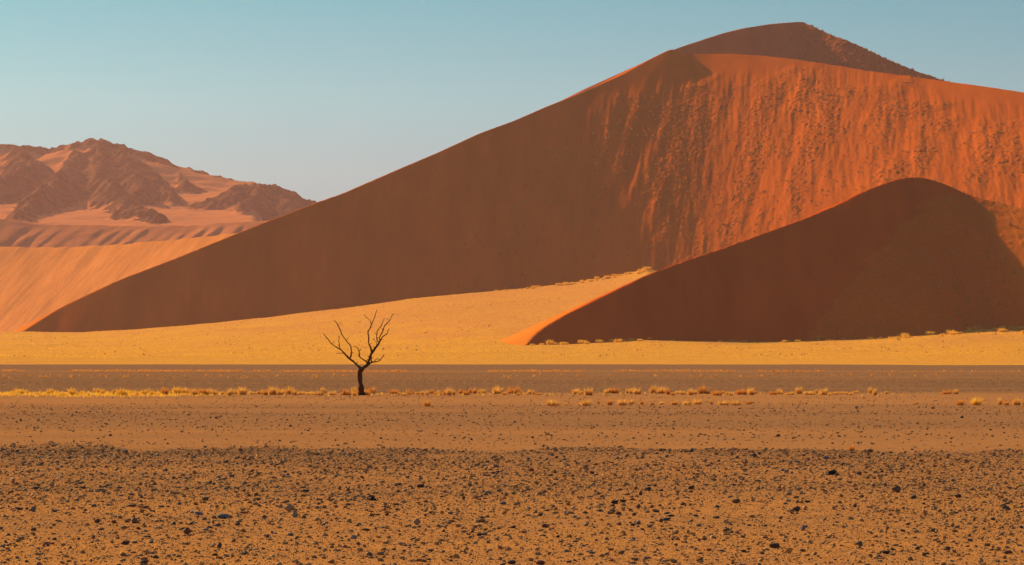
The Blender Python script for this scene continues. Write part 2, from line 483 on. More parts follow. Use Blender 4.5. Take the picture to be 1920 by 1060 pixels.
h2 = np.maximum(0, noise(XX * 0.75, YY * 0.55, 62)) ** 1.2 * 0.9
h3 = np.maximum(0, noise(XX * 0.16, YY * 0.11, 63) - 0.2) * 1.0
H += amp * 0.52 * (h1 + h2 + 0.6 * h3)
H += scr * (0.45 + 0.55 * right) * (0.45 * gully + 0.30 * streak)
H += sstep(0, 30, py - edge + 30) * sstep(800, 1000, px) * (0.42 * fbm((XX - 0.10 * (YY - 2000)) * 0.14, YY * 0.012, 67, 2) + 0.16 * fbm((XX - 0.10 * (YY - 2000)) * 0.5, YY * 0.03, 68, 2))
H += (1 - scr) * 0.12 * fbm(XX * 0.03, YY * 0.02, 70, 3)
# faint chutes just below the crest, left of the summit
ch = sstep(900, 1080, px) * sstep(1290, 1240, px)
H += ch * 0.55 * noise((XX - 0.22 * (YY - 2100)) * 0.11, YY * 0.008, 72) * sstep(4, 25, HA.max(axis=0, keepdims=True) - H)
tag(sheet("sand_dune", gx, gy, H, M_big, {"scrub": np.clip(amp * 1.15, 0, 1), "pale": sstep(330, 120, px) * sstep(40, 15, H) * 0.8 * sstep(-1, 4, YY - np.interp(XX, BIGC[:, 0], BIGC[:, 1]))}), "huge red dune with a long shaded face and hummocky sunlit right flank", "dune", kind="structure")  # pale: sunlit tone painted on the left tip's windward side
BIG = (gx, gy, H, amp)

# dune behind the summit
Cc = crest([(1100, 165, 2400), (1200, 120, 2412), (1266, 91.5, 2425), (1297, 81, 2435), (1352, 63, 2450), (1397, 51.7, 2465), (1442, 45, 2480), (1487, 40.8, 2495), (1503, 40.5, 2500), (1518, 48, 2490, .6),
            (1546, 63, 2475, .6), (1583, 74, 2455, .58), (1623, 94.7, 2435, .58), (1669, 115, 2415, .58), (1723, 135.5, 2395, .58), (1768, 150, 2380, .58), (1850, 178, 2355, .58), (2050, 250, 2300, .58)], 0.64, 0.50)
gx2 = np.arange(20, 480, 1.2); gy2 = np.arange(2230, 2620, 1.4)
XX, YY = np.meshgrid(gx2, gy2)
H2 = cones(XX, YY, Cc)
px, py = screen(XX, YY, H2)
s2 = sstep(1400, 1520, px + 0.8 * (py - 90) + 30 * fbm(XX * .03, YY * .03, 80))
H2 += s2 * (np.maximum(0, noise(XX * 0.30, YY * 0.26, 81)) * 1.2 + 0.35 * noise(XX * 0.5, YY * 0.4, 82))
tag(sheet("sand_dune", gx2, gy2, H2, M_back, {"scrub": s2}), "shaded summit of the dune behind, scrub down its right shoulder", "dune", kind="structure")

# ------------------------------------------------------------------ the lower dark dune on the right
G = crest([(940, 668, 1215, .5, .40), (978, 652, 1228, .5, .40), (992, 643, 1238, .62, .40), (998, 632, 1246), (1025, 610, 1258), (1060, 590, 1268), (1110, 565, 1281), (1160, 541, 1293), (1215, 514, 1306), (1261, 497, 1317), (1352, 466, 1338),
           (1433, 436.6, 1356), (1510, 409, 1374), (1569, 384.5, 1388), (1623, 357, 1400), (1669, 339, 1411), (1700, 331.5, 1418), (1728, 331.5, 1420, .60), (1759, 339, 1418, .52),
           (1804, 362, 1414, .44), (1863, 378, 1404, .40), (1920, 390, 1393, .40), (2050, 405, 1366, .40), (2300, 445, 1325, .40)], 0.64, 0.45, 3.0)
gx3 = np.arange(-30, 420, 0.7); gy3 = np.arange(1190, 1500, 0.8)
XX, YY = np.meshgrid(gx3, gy3)
G[:, 3] = 1.2
xk3 = np.arange(-60, 480, 3.0)
FS3 = np.convolve(np.pad(np.interp(xk3, [-60, 150, 180, 200, 225, 480], [.54, .54, .53, .47, .40, .38]), 3, mode='edge'), np.ones(7) / 7, 'valid')
H3 = np.maximum(cones(XX, YY, G), face(XX, YY, G, xk3, FS3, (0, 8, 16), (0, 25, 80)))
drop3 = np.interp(XX, G[:, 0], G[:, 2]) - H3
H3 -= 0.40 * np.maximum(0, drop3 - 18) * sstep(172, 200, XX) * (YY < np.interp(XX, G[:, 0], G[:, 1]))
px, py = screen(XX, YY, H3)
e3 = np.interp(py, [330, 370, 430, 480, 520, 560, 640], [1790, 1740, 1690, 1625, 1600, 1570, 1500])
s3 = sstep(-12, 14, px - e3 + 25 * fbm(XX * .05, YY * .05, 90)) * sstep(352, 382, py)
H3 += s3 * (0.22 * np.maximum(0, noise(XX * 0.42, YY * 0.3, 91)) + 0.25 * noise(XX * 0.06, YY * 0.14, 92) + 0.05 * noise(XX * 1.0, YY * 0.7, 93))
H3 += (1 - s3) * 0.10 * fbm(XX * 0.05, YY * 0.03, 94, 2)
H3 = smax(H3, grass_height(XX, YY) - 0.6, 1.5)
tag(sheet("sand_dune", gx3, gy3, H3, M_small, {"scrub": s3 * 0.7, "pale": 0.40 * sstep(202, 216, XX) * sstep(45, 20, drop3) + sstep(1290, 1190, px) * sstep(40, 8, H3) * 0.9 * sstep(-1, 3, YY - np.interp(XX, G[:, 0], G[:, 1]))}), "lower dark red dune on the right with a rounded top, mostly in shade", "dune", kind="structure")  # pale: sunlit gold painted on the lit right arm and windward tongue

# shade correction in the colour: sandy tint where the lower dune shades yellow grass
gp = bpy.data.objects["grass_plain"].data
co = np.zeros(len(gp.vertices) * 3, np.float32); gp.vertices.foreach_get("co", co); co = co.reshape(-1, 3)
def near_toe(x, y, z, reach=12.0, rise=2.5):
    ins = (x > -30) & (x < 419) & (y > 1170) & (y < 1480)
    yy_ = np.clip(y + reach, 1190, 1499)
    i = np.clip(np.searchsorted(gx3, x), 0, len(gx3) - 1); j = np.clip(np.searchsorted(gy3, yy_), 0, len(gy3) - 1)
    return ins & (H3[j, i] > z + rise)
bv = np.zeros(len(gp.vertices), np.float32); gp.attributes["bare"].data.foreach_get("value", bv)
bv[near_toe(co[:, 0], co[:, 1], co[:, 2])] = 2.0
gp.attributes["bare"].data.foreach_set("value", bv)

# ------------------------------------------------------------------ sunlit dune on the left
D = crest([(-700, 400, 3150), (-300, 440, 2960), (-100, 456, 2850), (0, 462, 2800), (60, 463.5, 2765), (133, 462.5, 2720), (222, 458, 2665), (330, 448.5, 2595), (440, 437.5, 2520), (560, 428, 2440), (700, 420, 2360)], 0.60, 0.5)
gx4 = np.arange(-640, -60, 1.3); gy4 = np.arange(2150, 2960, 1.6)
XX, YY = np.meshgrid(gx4, gy4)
H4 = cones(XX, YY, D)
qa = 0.72 * XX + 0.69 * YY; qd = -0.69 * XX + 0.72 * YY
H4 += 0.55 * noise((XX * 0.95 - YY * 0.30) * 0.06, (XX * .3 + YY * .95) * 0.008, 101) + 0.28 * noise((XX * 0.95 - YY * 0.30) * 0.19, (XX * .3 + YY * .95) * 0.02, 102)
s4 = sstep(-0.1, 0.5, fbm(XX * .02, YY * .02, 103)) * 0.5 + 0.15
tag(sheet("sand_dune", gx4, gy4, H4, M_left, {"scrub": s4}), "bright orange sunlit dune slope at the far left with fine diagonal streaks", "dune", kind="structure")

# ------------------------------------------------------------------ ribbed dune in front of the mountain
E = crest([(-500, 395, 3700), (-100, 404, 3690), (0, 410, 3680), (58, 420, 3670), (89, 421.6, 3665), (168, 421, 3650), (266, 424, 3630), (346, 424, 3610), (399, 418.5, 3600), (466, 415, 3590), (519, 412, 3580), (700, 420, 3550)], 0.40, 0.12)
gx5 = np.arange(-800, -120, 1.6); gy5 = np.arange(3380, 4300, 2.4)
XX, YY = np.meshgrid(gx5, gy5)
H5 = cones(XX, YY, E)
crest_z = np.interp(XX[0], E[:, 0], E[:, 2])[None, :]
below = crest_z - H5
pxu = 960 + (XX + below * (0.75 + 0.5 * noise(XX * .008, YY * .008, 118))) / 3620 * F
ribs = np.array([-60, 5, 50, 85, 122, 160, 210, 240, 262, 293, 324, 346, 370, 404, 430, 470])
ph = np.interp(pxu + 5 * noise(XX * .01, YY * .01, 110), ribs, np.arange(len(ribs)))
saw = (ph % 1.0)
rib = np.where(saw < 0.74, np.sin(saw / 0.74 * math.pi / 2), 0.5 + 0.5 * np.cos((saw - .74) / 0.26 * math.pi))
frontm = (YY < 3660) * 1.0
rv = np.random.default_rng(3).uniform(0.15, 1.0, 40)[np.clip(ph.astype(int), 0, 39)]
rv = rv * (0.35 + 0.65 * sstep(-0.4, 0.5, fbm(XX * .02, YY * .02, 114, 2)))
H5 += 6.0 * (rib - 0.45) * sstep(1, 14, below) * frontm * rv * np.sin(np.clip(saw, 0, 1) * math.pi) ** 0.3
H5 += 0.7 * fbm(XX * .03, YY * .03, 112, 3)
tag(sheet("sand_dune", gx5, gy5, H5, M_rib, {"scrub": np.full(H5.shape, .3)}), "low hazy dune scored by slanting ribs at the foot of the mountain", "dune", kind="structure")

# ------------------------------------------------------------------ rocky mountain
ridge = [(-500, 300, 5200), (-150, 276, 5200), (0, 268, 5200), (27, 269, 5200), (44, 276.6, 5200), (75, 282, 5200), (109, 281, 5200), (146, 269, 5200), (186, 259, 5200), (222, 271, 5200), (253, 292, 5200), (284, 300, 5200),
         (324, 312, 5200), (368, 324, 5180), (426, 344, 5150), (452, 347, 5120)]
hill = [(448, 352, 4700), (466, 342, 4700), (497, 343, 4700), (532, 358, 4680), (559, 367, 4670), (590, 381, 4650), (680, 410, 4600)]
spurs = [[(146, 269, 5190), (133, 318, 4900), (80, 356, 4600), (36, 398, 4300)],
         [(186, 261, 5190), (190, 330, 4850), (217, 357, 4620), (248, 384, 4380), (303, 412, 4120)],
         [(253, 300, 5150), (275, 323, 4960), (328, 366, 4700)],
         [(324, 318, 5150), (352, 348, 4900)],
         [(27, 272, 5190), (46, 296, 5020)], [(75, 305, 4980), (30, 322, 4850), (-10, 336, 4760)],
         [(222, 275, 5190), (250, 325, 4900), (262, 352, 4700)],
         [(490, 345, 4700), (470, 375, 4500)], [(530, 360, 4680), (545, 392, 4500)]]
gx6 = np.arange(-1150, -180, 2.0); gy6 = np.arange(3750, 5350, 3.5)
XX, YY = np.meshgrid(gx6, gy6)
wx = XX + 6 * fbm(XX * .012, YY * .012, 120, 4); wy = YY + 20 * fbm(XX * .01 + 9, YY * .01, 124, 4)
cr = crest(ridge, .42, .5, 12)
H6 = cones(wx, wy, crest(ridge, .33, .5, 14))
base = np.interp(YY, [3600, 3900, 4300, 4600, 4900, 5150], [130, 158, 184, 216, 250, 280]) - 130 * sstep(-400, -300, XX * 4900 / YY) + 5 * fbm(XX * .004, YY * .004, 128, 3)
H6 = smax(H6, base, 25)
ROCK = np.zeros(H6.shape)
rk = cones(wx, wy, crest(hill, .52, .5, 10)); H6m = smax(H6, rk, 6); ROCK = np.maximum(ROCK, sstep(-22, 2, rk - H6)); H6 = H6m
for sp_ in spurs:
    k = crest(sp_, .76, .76, 12)
    k[:, 2] += 8 * fbm(k[:, 0] * .02, k[:, 1] * .02, 131, 3)
    hs = cones(wx, wy, k)
    ROCK = np.maximum(ROCK, sstep(-10, 10, hs - H6 + 8 * fbm(XX * .02, YY * .02, 133, 3)))
    H6 = smax(H6, hs, 5)
top = cones(wx, wy, cr)
ROCK = np.maximum(ROCK, sstep(-24, -4, top - (H6 * 0 + np.interp(XX, cr[:, 0], cr[:, 2]))) * sstep(-0.3, 0.3, fbm(XX * .012, YY * .012, 137, 3) + 0.35))
H6 += ROCK * (8 * ridged(XX * .022, YY * .018, 140, 4, .5) - 5 + 2.6 * fbm(XX * .08, YY * .07, 146, 3, .5)) * 0.7
H6 += (1 - ROCK) * 2.0 * fbm(XX * .012, YY * .012, 150, 3)
tag(sheet("rocky_mountain", gx6, gy6, H6, M_mount, {"rock": ROCK}), "hazy rocky mountain half buried in drifted sand on the left skyline", "mountain", kind="structure")

# ------------------------------------------------------------------ dead tree
def tube(V, Fc, pts, rad, sides=10, seed=0):
    """Tapering knotty limb through the points, Catmull-Rom smoothed."""
    P = np.array(pts, float); R = np.array(rad, float)
    PP = np.vstack([2 * P[0] - P[1], P, 2 * P[-1] - P[-2]])
    out, ro = [], []
    for i in range(len(P) - 1):
        p0, p1, p2, p3 = PP[i:i + 4]
        k = max(2, int(np.linalg.norm(p2 - p1) / 0.05))
        for j in range(k):
            t = j / k
            out.append(0.5 * ((2 * p1) + (-p0 + p2) * t + (2 * p0 - 5 * p1 + 4 * p2 - p3) * t * t + (-p0 + 3 * p1 - 3 * p2 + p3) * t ** 3))
            ro.append(R[i] * (1 - t) + R[i + 1] * t)
    out.append(P[-1]); ro.append(R[-1])
    out, ro = np.array(out), np.array(ro)
    n = len(out)
    s = np.arange(n) * 0.05
    out[:, 0] += 0.034 * noise(s * 2.6, s * 0 + seed + .3, 5 + seed) * sstep(0, .25, s) + 0.016 * noise(s * 6.5, s * 0 + seed + .7, 7 + seed)
    out[:, 2] += 0.022 * noise(s * 3.3, s * 0 + seed + .3, 25 + seed) * sstep(0, .25, s)
    ro = ro * (1 + 0.30 * noise(s * 4.0, s * 0 + seed + .5, 9 + seed))
    b = len(V)
    T = np.gradient(out, axis=0); T /= np.linalg.norm(T, axis=1, keepdims=True)
    up = np.array([0, 1, 0.01])
    for i in range(n):
        a = np.cross(T[i], up); a /= np.linalg.norm(a); c = np.cross(T[i], a)
        for q in range(sides):
            th = 2 * math.pi * q / sides
            rr = ro[i] * (1 + 0.13 * math.sin(3 * th + s[i] * 2 + seed) * (ro[i] > 0.05) + 0.07 * math.sin(5 * th + seed * 2 - s[i] * 3))
            V.append(out[i] + rr * (math.cos(th) * a + math.sin(th) * c))
    for i in range(n - 1):
        for q in range(sides):
            q2 = (q + 1) % sides
            Fc.append((b + i * sides + q, b + i * sides + q2, b + (i + 1) * sides + q2, b + (i + 1) * sides + q))
    for i, rev in ((0, True), (n - 1, False)):
        V.append(out[i]); cc = len(V) - 1
        for q in range(0, sides):
            q2 = (q + 1) % sides
            Fc.append((b + i * sides + q, b + i * sides + q2, cc, cc))

TY = ground_y(742)
TB = np.array([*at(678, 742, TY)[:2], 0.0])
KX = 0.2075
def tp(cx, cy, dy):
    Y = TY + dy
    return np.array(at(560 + cx * KX, 560 + cy * KX, Y)) - TB
def limb(name, parent, pts, dy0, dy1, seed, bend=0.0):
    n = len(pts)
    P = [tp(p[0], p[1], dy0 + (dy1 - dy0) * (i / (n - 1)) + bend * math.sin(math.pi * i / (n - 1))) for i, p in enumerate(pts)]
    R = [p[2] * KX / F * TY / 2 * 1.04 for p in pts]
    V, Fc = [], []
    tube(V, Fc, P, R, 12 if R[0] > 0.05 else 7, seed)
    rs = random.Random(seed)
    for q in range(1, n - 1):                     # snapped stubs and thin side shoots
        if rs.random() < 0.55 and R[q] < 0.09:
            d_ = Vector((rs.choice((-1, 1)) * rs.uniform(.4, 1), rs.uniform(-.8, .8), rs.uniform(.2, 1))).normalized() * rs.uniform(.07, .30)
            p0 = P[q]; p1 = p0 + np.array(d_) * .55 + np.array([0, 0, .02]); p2 = p0 + np.array(d_)
            tube(V, Fc, [p0, p1, p2], [R[q] * .55, R[q] * .38 + .003, .004], 6, seed + q)
    quads = np.array(Fc, int)
    me = bpy.data.meshes.new(name)
    me.from_pydata([tuple(v) for v in V], [], [tuple(dict.fromkeys(f)) for f in quads.tolist()])
    me.materials.append(M_bark)
    for p_ in me.polygons: p_.use_smooth = True
    return link(name, me, parent)
tree = bpy.data.objects.new("dead_tree", None); C.objects.link(tree); tree.location = TB
tag(tree, "leafless dead brown tree with forked trunk and bare twisted branches on the pan", "tree")
limb("trunk", tree, [(576, 892, 76), (577, 872, 58), (573, 835, 47), (565, 790, 42), (557, 740, 39), (552, 700, 38), (554, 665, 38), (562, 638, 40), (572, 626, 30)], 0, 0, 1)
limb("root_flare", tree, [(560, 850, 22), (545, 872, 20), (528, 882, 8)], 0, -0.1, 2)
a1 = limb("branch", tree, [(566, 660, 30), (553, 628, 24), (520, 595, 19), (465, 550, 16), (430, 515, 14), (390, 470, 12), (350, 445, 9), (300, 410, 8), (262, 365, 7), (226, 314, 4)], 0, -0.9, 3, -0.2)
limb("twig", a1, [(458, 548, 13), (468, 528, 13), (474, 500, 12), (476, 470, 12), (465, 425, 11), (430, 380, 10), (402, 338, 9), (375, 285, 8), (357, 240, 7), (318, 196, 4)], -0.45, 0.7, 4)
limb("twig", a1, [(380, 464, 8), (369, 440, 7), (366, 410, 6), (363, 375, 5), (373, 334, 3)], -0.6, -0.2, 5)
limb("twig", a1, [(404, 492, 7), (385, 495, 5), (365, 494, 5), (337, 501, 3)], -0.5, -1.0, 6)
b0 = limb("branch", tree, [(566, 655, 30), (582, 634, 30), (612, 608, 25), (645, 584, 20), (672, 574, 13), (700, 571, 9), (730, 560, 7), (752, 532, 6), (770, 508, 5)], 0, 0.6, 7)
limb("twig", b0, [(684, 572, 6), (698, 551, 5), (717, 545, 5), (738, 552, 4)], 0.3, 0.1, 8)
c0 = limb("branch", tree, [(612, 610, 20), (626, 575, 18), (642, 540, 19), (656, 500, 22), (668, 478, 22), (692, 447, 17), (718, 412, 14), (738, 380, 13), (752, 352, 9), (778, 330, 8), (797, 321, 7), (806, 298, 5), (820, 272, 4)], 0.1, 0.5, 9)
limb("twig", c0, [(732, 388, 11), (736, 345, 9), (763, 290, 9), (785, 242, 8), (818, 200, 7), (840, 160, 6), (858, 138, 4)], 0.3, -0.5, 10)
limb("twig", c0, [(722, 402, 9), (708, 362, 8), (706, 325, 8), (715, 290, 8), (745, 245, 6), (762, 210, 5), (773, 176, 4)], 0.3, 1.0, 11)
limb("twig", c0, [(706, 425, 6), (700, 395, 5), (680, 364, 3)], 0.25, 0.6, 12)
limb("twig", c0, [(652, 470, 10), (648, 440, 9), (634, 405, 9)], 0.2, 0.1, 13)
d0 = limb("branch", tree, [(661, 482, 16), (653, 455, 12), (638, 420, 10), (633, 385, 10), (632, 340, 10), (627, 298, 9), (644, 270, 9), (658, 228, 8), (680, 180, 6), (693, 138, 5), (706, 102, 3)], 0.2, -0.4, 14)
limb("twig", d0, [(657, 232, 7), (645, 203, 6), (628, 183, 5), (590, 143, 3)], 0.0, 0.5, 15)
limb("branch", tree, [(660, 582, 15), (652, 545, 14), (655, 515, 15), (668, 490, 14), (690, 455, 13)], 0.25, 0.15, 16)
e0 = limb("branch", tree, [(622, 590, 12), (608, 566, 11), (575, 545, 9), (550, 524, 9), (546, 480, 8), (527, 445, 6), (515, 436, 6), (496, 432, 4)], 0.1, -0.8, 17)
limb("twig", e0, [(545, 480, 5), (556, 468, 4), (563, 458, 3)], -0.5, -0.6, 18)

# ------------------------------------------------------------------ grass tussocks
def tussock_mesh(name, n, w, h, spread, bw, mat, seed):
    r = np.random.default_rng(seed)
    base_a = r.uniform(0, 2 * math.pi, n); base_r = np.sqrt(r.uniform(0, 1, n)) * w * 0.6
    lean = base_a + r.normal(0, 0.5, n)
    tilt = r.uniform(0.05, 1.0, n) * spread
    L = h * r.uniform(0.55, 1.15, n)
    bx, by = base_r * np.cos(base_a), base_r * np.sin(base_a)
    V = np.zeros((n, 5, 3)); side = r.uniform(0, 2 * math.pi, n)
    sx, sy = np.cos(side) * bw / 2, np.sin(side) * bw / 2
    mx, mz = np.sin(tilt * .75) * L * .55, np.cos(tilt * .75) * L * .55
    tx, tz = mx + np.sin(tilt * 1.6) * L * .45, mz + np.cos(tilt * 1.6) * L * .45
    cl, sl = np.cos(lean), np.sin(lean)
    V[:, 0] = np.stack([bx - sx, by - sy, -0.03 * np.ones(n)], 1)
    V[:, 1] = np.stack([bx + sx, by + sy, -0.03 * np.ones(n)], 1)
    V[:, 2] = np.stack([bx + cl * mx + sx * .8, by + sl * mx + sy * .8, mz], 1)
    V[:, 3] = np.stack([bx + cl * mx - sx * .8, by + sl * mx - sy * .8, mz], 1)
    V[:, 4] = np.stack([bx + cl * tx, by + sl * tx, tz], 1)
    i = np.arange(n)[:, None] * 5
    Fc = np.vstack([i + np.array([0, 1, 2]), i + np.array([0, 2, 3]), i + np.array([3, 2, 4])])
    return mesh_data(name, V.reshape(-1, 3), Fc, mat)
TUS = {}
for nm, mt in (("orange", M_straw), ("rust", M_rust), ("yellow", M_yellow)):
    TUS[nm] = [tussock_mesh("grass_tussock", 190, 0.34, 0.42, 1.25, 0.026, mt, 300 + k) for k in range(4)]
BIGT = [tussock_mesh("grass_tussock", 200, 1.1, 1.1, 1.25, 0.09, M_yellow, 320 + k) for k in range(4)]

def tussock(px, py, wpx, hpx, tone, label, group=None, Y=None, z=None):
    Y = Y or ground_y(py)
    x = (px - 960) / F * Y
    o = link("grass_tussock", random.choice(TUS[tone]))
    o.location = (x, Y, (pan_height(np.array(x), np.array(Y)).item() if z is None else z))
    sxy, sz = wpx / F * Y / 0.78, hpx / F * Y / 0.37
    o.scale = (sxy, sxy * 0.9, sz); o.rotation_euler = (0, 0, random.uniform(0, 6.28))
    tag(o, label, "grass tussock", group)
    return o
# the long row beside the tree
x = -10
while x < 1640:
    w = random.choice((random.uniform(6, 12), random.uniform(10, 20), random.uniform(16, 30)))
    yel = x < 330 and random.random() < 0.6
    gap = (0.03 if x < 900 else 0.12) + 0.45 * max(0, noise(np.array(x / 55.), np.array(.5), 199).item())
    if random.random() > gap:
        tone_ = "yellow" if yel else ("orange" if random.random() < .7 else "rust")
        h_ = random.uniform(5, 11 + min(w, 20) * .28) * (0.85 if x < 350 else 1.0)
        seg = next(t for lim, t in ((110, "where the row meets the left edge"), (260, "toward the row's left end"), (420, "left, where yellow turns orange"), (560, "well left of the tree"), (664, "just left of the tree"),
                                    (760, "just right of the tree"), (880, "behind the lone round tussock"), (1010, "past the lone round tussock"), (1150, "behind the nearer clumps' left end"),
                                    (1290, "behind the nearer clumps' middle"), (1430, "behind the nearer clumps' right end"), (1540, "right of the nearer clumps"), (2000, "toward the row's right end")) if x < lim)
        lb = ("tall " if h_ > 12 else "low ") + tone_ + (" broad" if w > 16 else " narrow") + " tussock in the long row " + seg
        tussock(x + w / 2, 739.5 + random.uniform(-3.0, 2.0) + (0.8 if x > 300 else -0.5), w * 1.1, h_, tone_, lb, lb.replace(" tussock", " tussocks"))
    x += w * random.uniform(0.55, 0.9)
for (px_, w, h, tone, lab) in [
        (1662, 12, 6, "orange", "small orange tussock near the right end of the long row"), (1775, 26, 9, "rust", "rust coloured tussock ending the long row on the right"),
        (1792, 16, 10, "orange", "pale orange tussock touching the rust coloured one that ends the long row")]:
    tussock(px_, 739, w, h, tone, lab)
tussock(664, 743, 13, 11, "orange", "orange tussock growing against the left side of the dead tree's trunk")
tussock(690, 741, 14, 9, "orange", "orange tussock growing against the right side of the dead tree's trunk")
for (px_, py_, w, h, tone, lab) in [
        (801, 762, 20, 12, "rust", "lone round rust tussock on open sand right of the dead tree"),
        (1036, 761, 42, 12, "orange", "wide pale tussock, first on the left of the nearer clump row"),
        (1062, 760, 10, 5, "orange", "tiny tussock just right of the wide pale first clump"),
        (1099, 761, 32, 12, "orange", "second wide tussock of the nearer clump row"),
        (1122, 757, 8, 8, "rust", "small rust tussock between the second wide clump and the tall pair"),
        (1143, 760, 17, 11, "rust", "dark rust tussock on the left side of the tall pair"),
        (1167, 761, 26, 13, "orange", "tall pale orange tussock on the right side of the tall pair"),
        (1183, 759, 14, 9, "orange", "slanting tussock leaning on the tall pale orange one"),
        (1203, 759, 11, 8, "rust", "small round rust tussock right of the tall pair"),
        (1222, 760, 14, 7, "rust", "low rust tussock in the middle of the nearer clump row"),
        (1241, 759, 15, 6, "orange", "low orange tussock in the middle of the nearer clump row"),
        (1264, 760, 20, 8, "rust", "broad rust tussock left of the big right hand clump"),
        (1288, 760, 24, 9, "orange", "broad orange tussock joined to the big right hand clump"),
        (1308, 759, 24, 11, "orange", "tallest tussock of the big right hand clump"),
        (1333, 759, 9, 7, "rust", "small tussock in the gap between two broad clumps"),
        (1356, 760, 30, 9, "orange", "broad low tussock, left part of the last clump"),
        (1380, 760, 30, 9, "orange", "broad low tussock, middle part of the last clump"),
        (1404, 759, 18, 7, "rust", "rust tussock ending the nearer clump row on the right"),
        (1511, 758, 9, 5, "rust", "tiny lone rust tussock right of the nearer clump row"),
        (1719, 758, 10, 6, "rust", "tiny lone tussock left of the two bright right edge clumps"),
        (1801, 760, 24, 10, "rust", "rust tussock beside the bright fluffy one near the right edge"),
        (1831, 760, 28, 14, "yellow", "bright fluffy yellow tussock near the right edge"),
        (1875, 759, 14, 14, "orange", "upright tussock, left of the group at the right edge"),
        (1887, 760, 16, 9, "rust", "low tussock, second of the group at the right edge"),
        (1906, 760, 24, 13, "orange", "big fluffy tussock, third of the group at the right edge"),
        (1922, 760, 14, 9, "rust", "tussock cut by the right edge of the picture"),
        (1597, 846, 16, 12, "rust", "lone rust tussock at the far edge of the stony foreground")]:
    tussock(px_, py_, w, h, tone, lab)

# larger clumps along the foot of the dunes
def surf(Hd, x, y):
    gx_, gy_, h = Hd[:3]
    i = np.clip(np.searchsorted(gx_, x) - 1, 0, len(gx_) - 2); j = np.clip(np.searchsorted(gy_, y) - 1, 0, len(gy_) - 2)
    u_ = np.clip((x - gx_[i]) / (gx_[i + 1] - gx_[i]), 0, 1); v_ = np.clip((y - gy_[j]) / (gy_[j + 1] - gy_[j]), 0, 1)
    return (h[j, i] * (1 - u_) + h[j, i + 1] * u_) * (1 - v_) + (h[j + 1, i] * (1 - u_) + h[j + 1, i + 1] * u_) * v_
SMALL = (gx3, gy3, H3)
def foot_y(px_):
    """Distance where the lower dune's foot meets the grass along a sight line."""
    Ys = np.arange(1195, 1420, 1.0); xs = (px_ - 960) / F * Ys
    d = surf(SMALL, xs, Ys) - grass_height(xs, Ys)
    k = np.argmax(d > 0.9)
    return float(Ys[k]) if d.max() > 0.9 else 1260.0
def big_tussock(px_, Y, s, label, group):
    x = (px_ - 960) / F * Y
    z = grass_height(np.array(x), np.array(Y)).item()
    if 1190 < Y < 1499 and -30 < x < 419: z = max(z, surf(SMALL, np.array([x]), np.array([Y]))[0])
    s *= 1.35
    o = link("grass_tussock", random.choice(BIGT), None, (x, Y, z - 0.05))
    o.scale = (s * random.uniform(.8, 1.3), s, s * random.uniform(.7, 1.1)); o.rotation_euler = (0, 0, random.uniform(0, 6.28))
    if Y > 1500: where, grp = "on the crest of the grassy rise", "tussocks on the crest of the grassy rise"
    else: where, grp = "at the foot of the lower dune", "tussocks along the foot of the lower dune"
    seg = next(t for lim, t in ((940, "where the rise begins"), (1020, "above the dune tip's left side"), (1090, "near the dark dune's pointed tip") , (1160, "right of the dark tip"), (1300, "left of its middle"),
                                (1450, "left of its middle part"), (1560, "at its middle"), (1680, "under the dune's rounded top"), (1760, "right of the rounded top"), (1840, "close to the right edge"), (3000, "at the right edge")) if px_ < lim)
    big = "large" if s > 1.15 else ("medium" if s > .8 else "small")
    tag(o, big + " yellow tussock " + where + ", " + seg, "grass tussock", grp)
for k in range(34):
    q = 1925 - 265 * random.random() ** 1.3
    big_tussock(q, foot_y(q) - random.uniform(3, 30), random.uniform(0.7, 1.5), None, None)
for k in range(22):
    q = random.uniform(1340, 1640)
    big_tussock(q, foot_y(q) - random.uniform(0, 14), random.uniform(0.4, 0.8), None, None)
for q, s in [(998, .7), (1016, .9), (1032, 1.4), (1040, 1.0), (1055, 1.0), (1062, .7), (1091, 1.4), (1100, .8), (1124, 1.0), (1147, .9), (1159, 1.3), (1170, .8), (1184, 1.1), (1200, .8), (1218, .7), (1262, .5)]:
    big_tussock(q, foot_y(max(q, 1010)) - random.uniform(2, 10), s, None, None)
for k in range(46):
    q = 1215 - abs(random.gauss(0, 1)) * 120
    q = max(q, 850)
    big_tussock(q, 1885 - random.uniform(0, 18), random.uniform(0.7, 1.6) * (0.6 + 0.4 * (q - 850) / 365), None, None)

# ------------------------------------------------------------------ stuff: grass, scrub, pebbles
def tufts_stuff(name, X, Y, Z, size, mat, label, cat, blades=5, seed=1, wide=0.16, lean=0.55):
    r = np.random.default_rng(seed)
    n = len(X) * blades
    X, Y, Z, S = (np.repeat(a, blades) for a in (X, Y, Z, size))
    a = r.uniform(0, 2 * math.pi, n); h = S * r.uniform(.5, 1.1, n); w = S * wide * r.uniform(.7, 1.3, n)
    la = r.uniform(0, 2 * math.pi, n); l = S * r.uniform(0.1, lean, n)
    ox, oy = X + r.normal(0, .18, n) * S, Y + r.normal(0, .18, n) * S
    V = np.zeros((n, 3, 3))
    V[:, 0] = np.stack([ox - np.cos(a) * w, oy - np.sin(a) * w, Z - .05 * S], 1)
    V[:, 1] = np.stack([ox + np.cos(a) * w, oy + np.sin(a) * w, Z - .05 * S], 1)
    V[:, 2] = np.stack([ox + np.cos(la) * l, oy + np.sin(la) * l, Z + h], 1)
    o = link(name, mesh_data(name, V.reshape(-1, 3), np.arange(n * 3).reshape(-1, 3), mat))
    return tag(o, label, cat, kind="stuff")

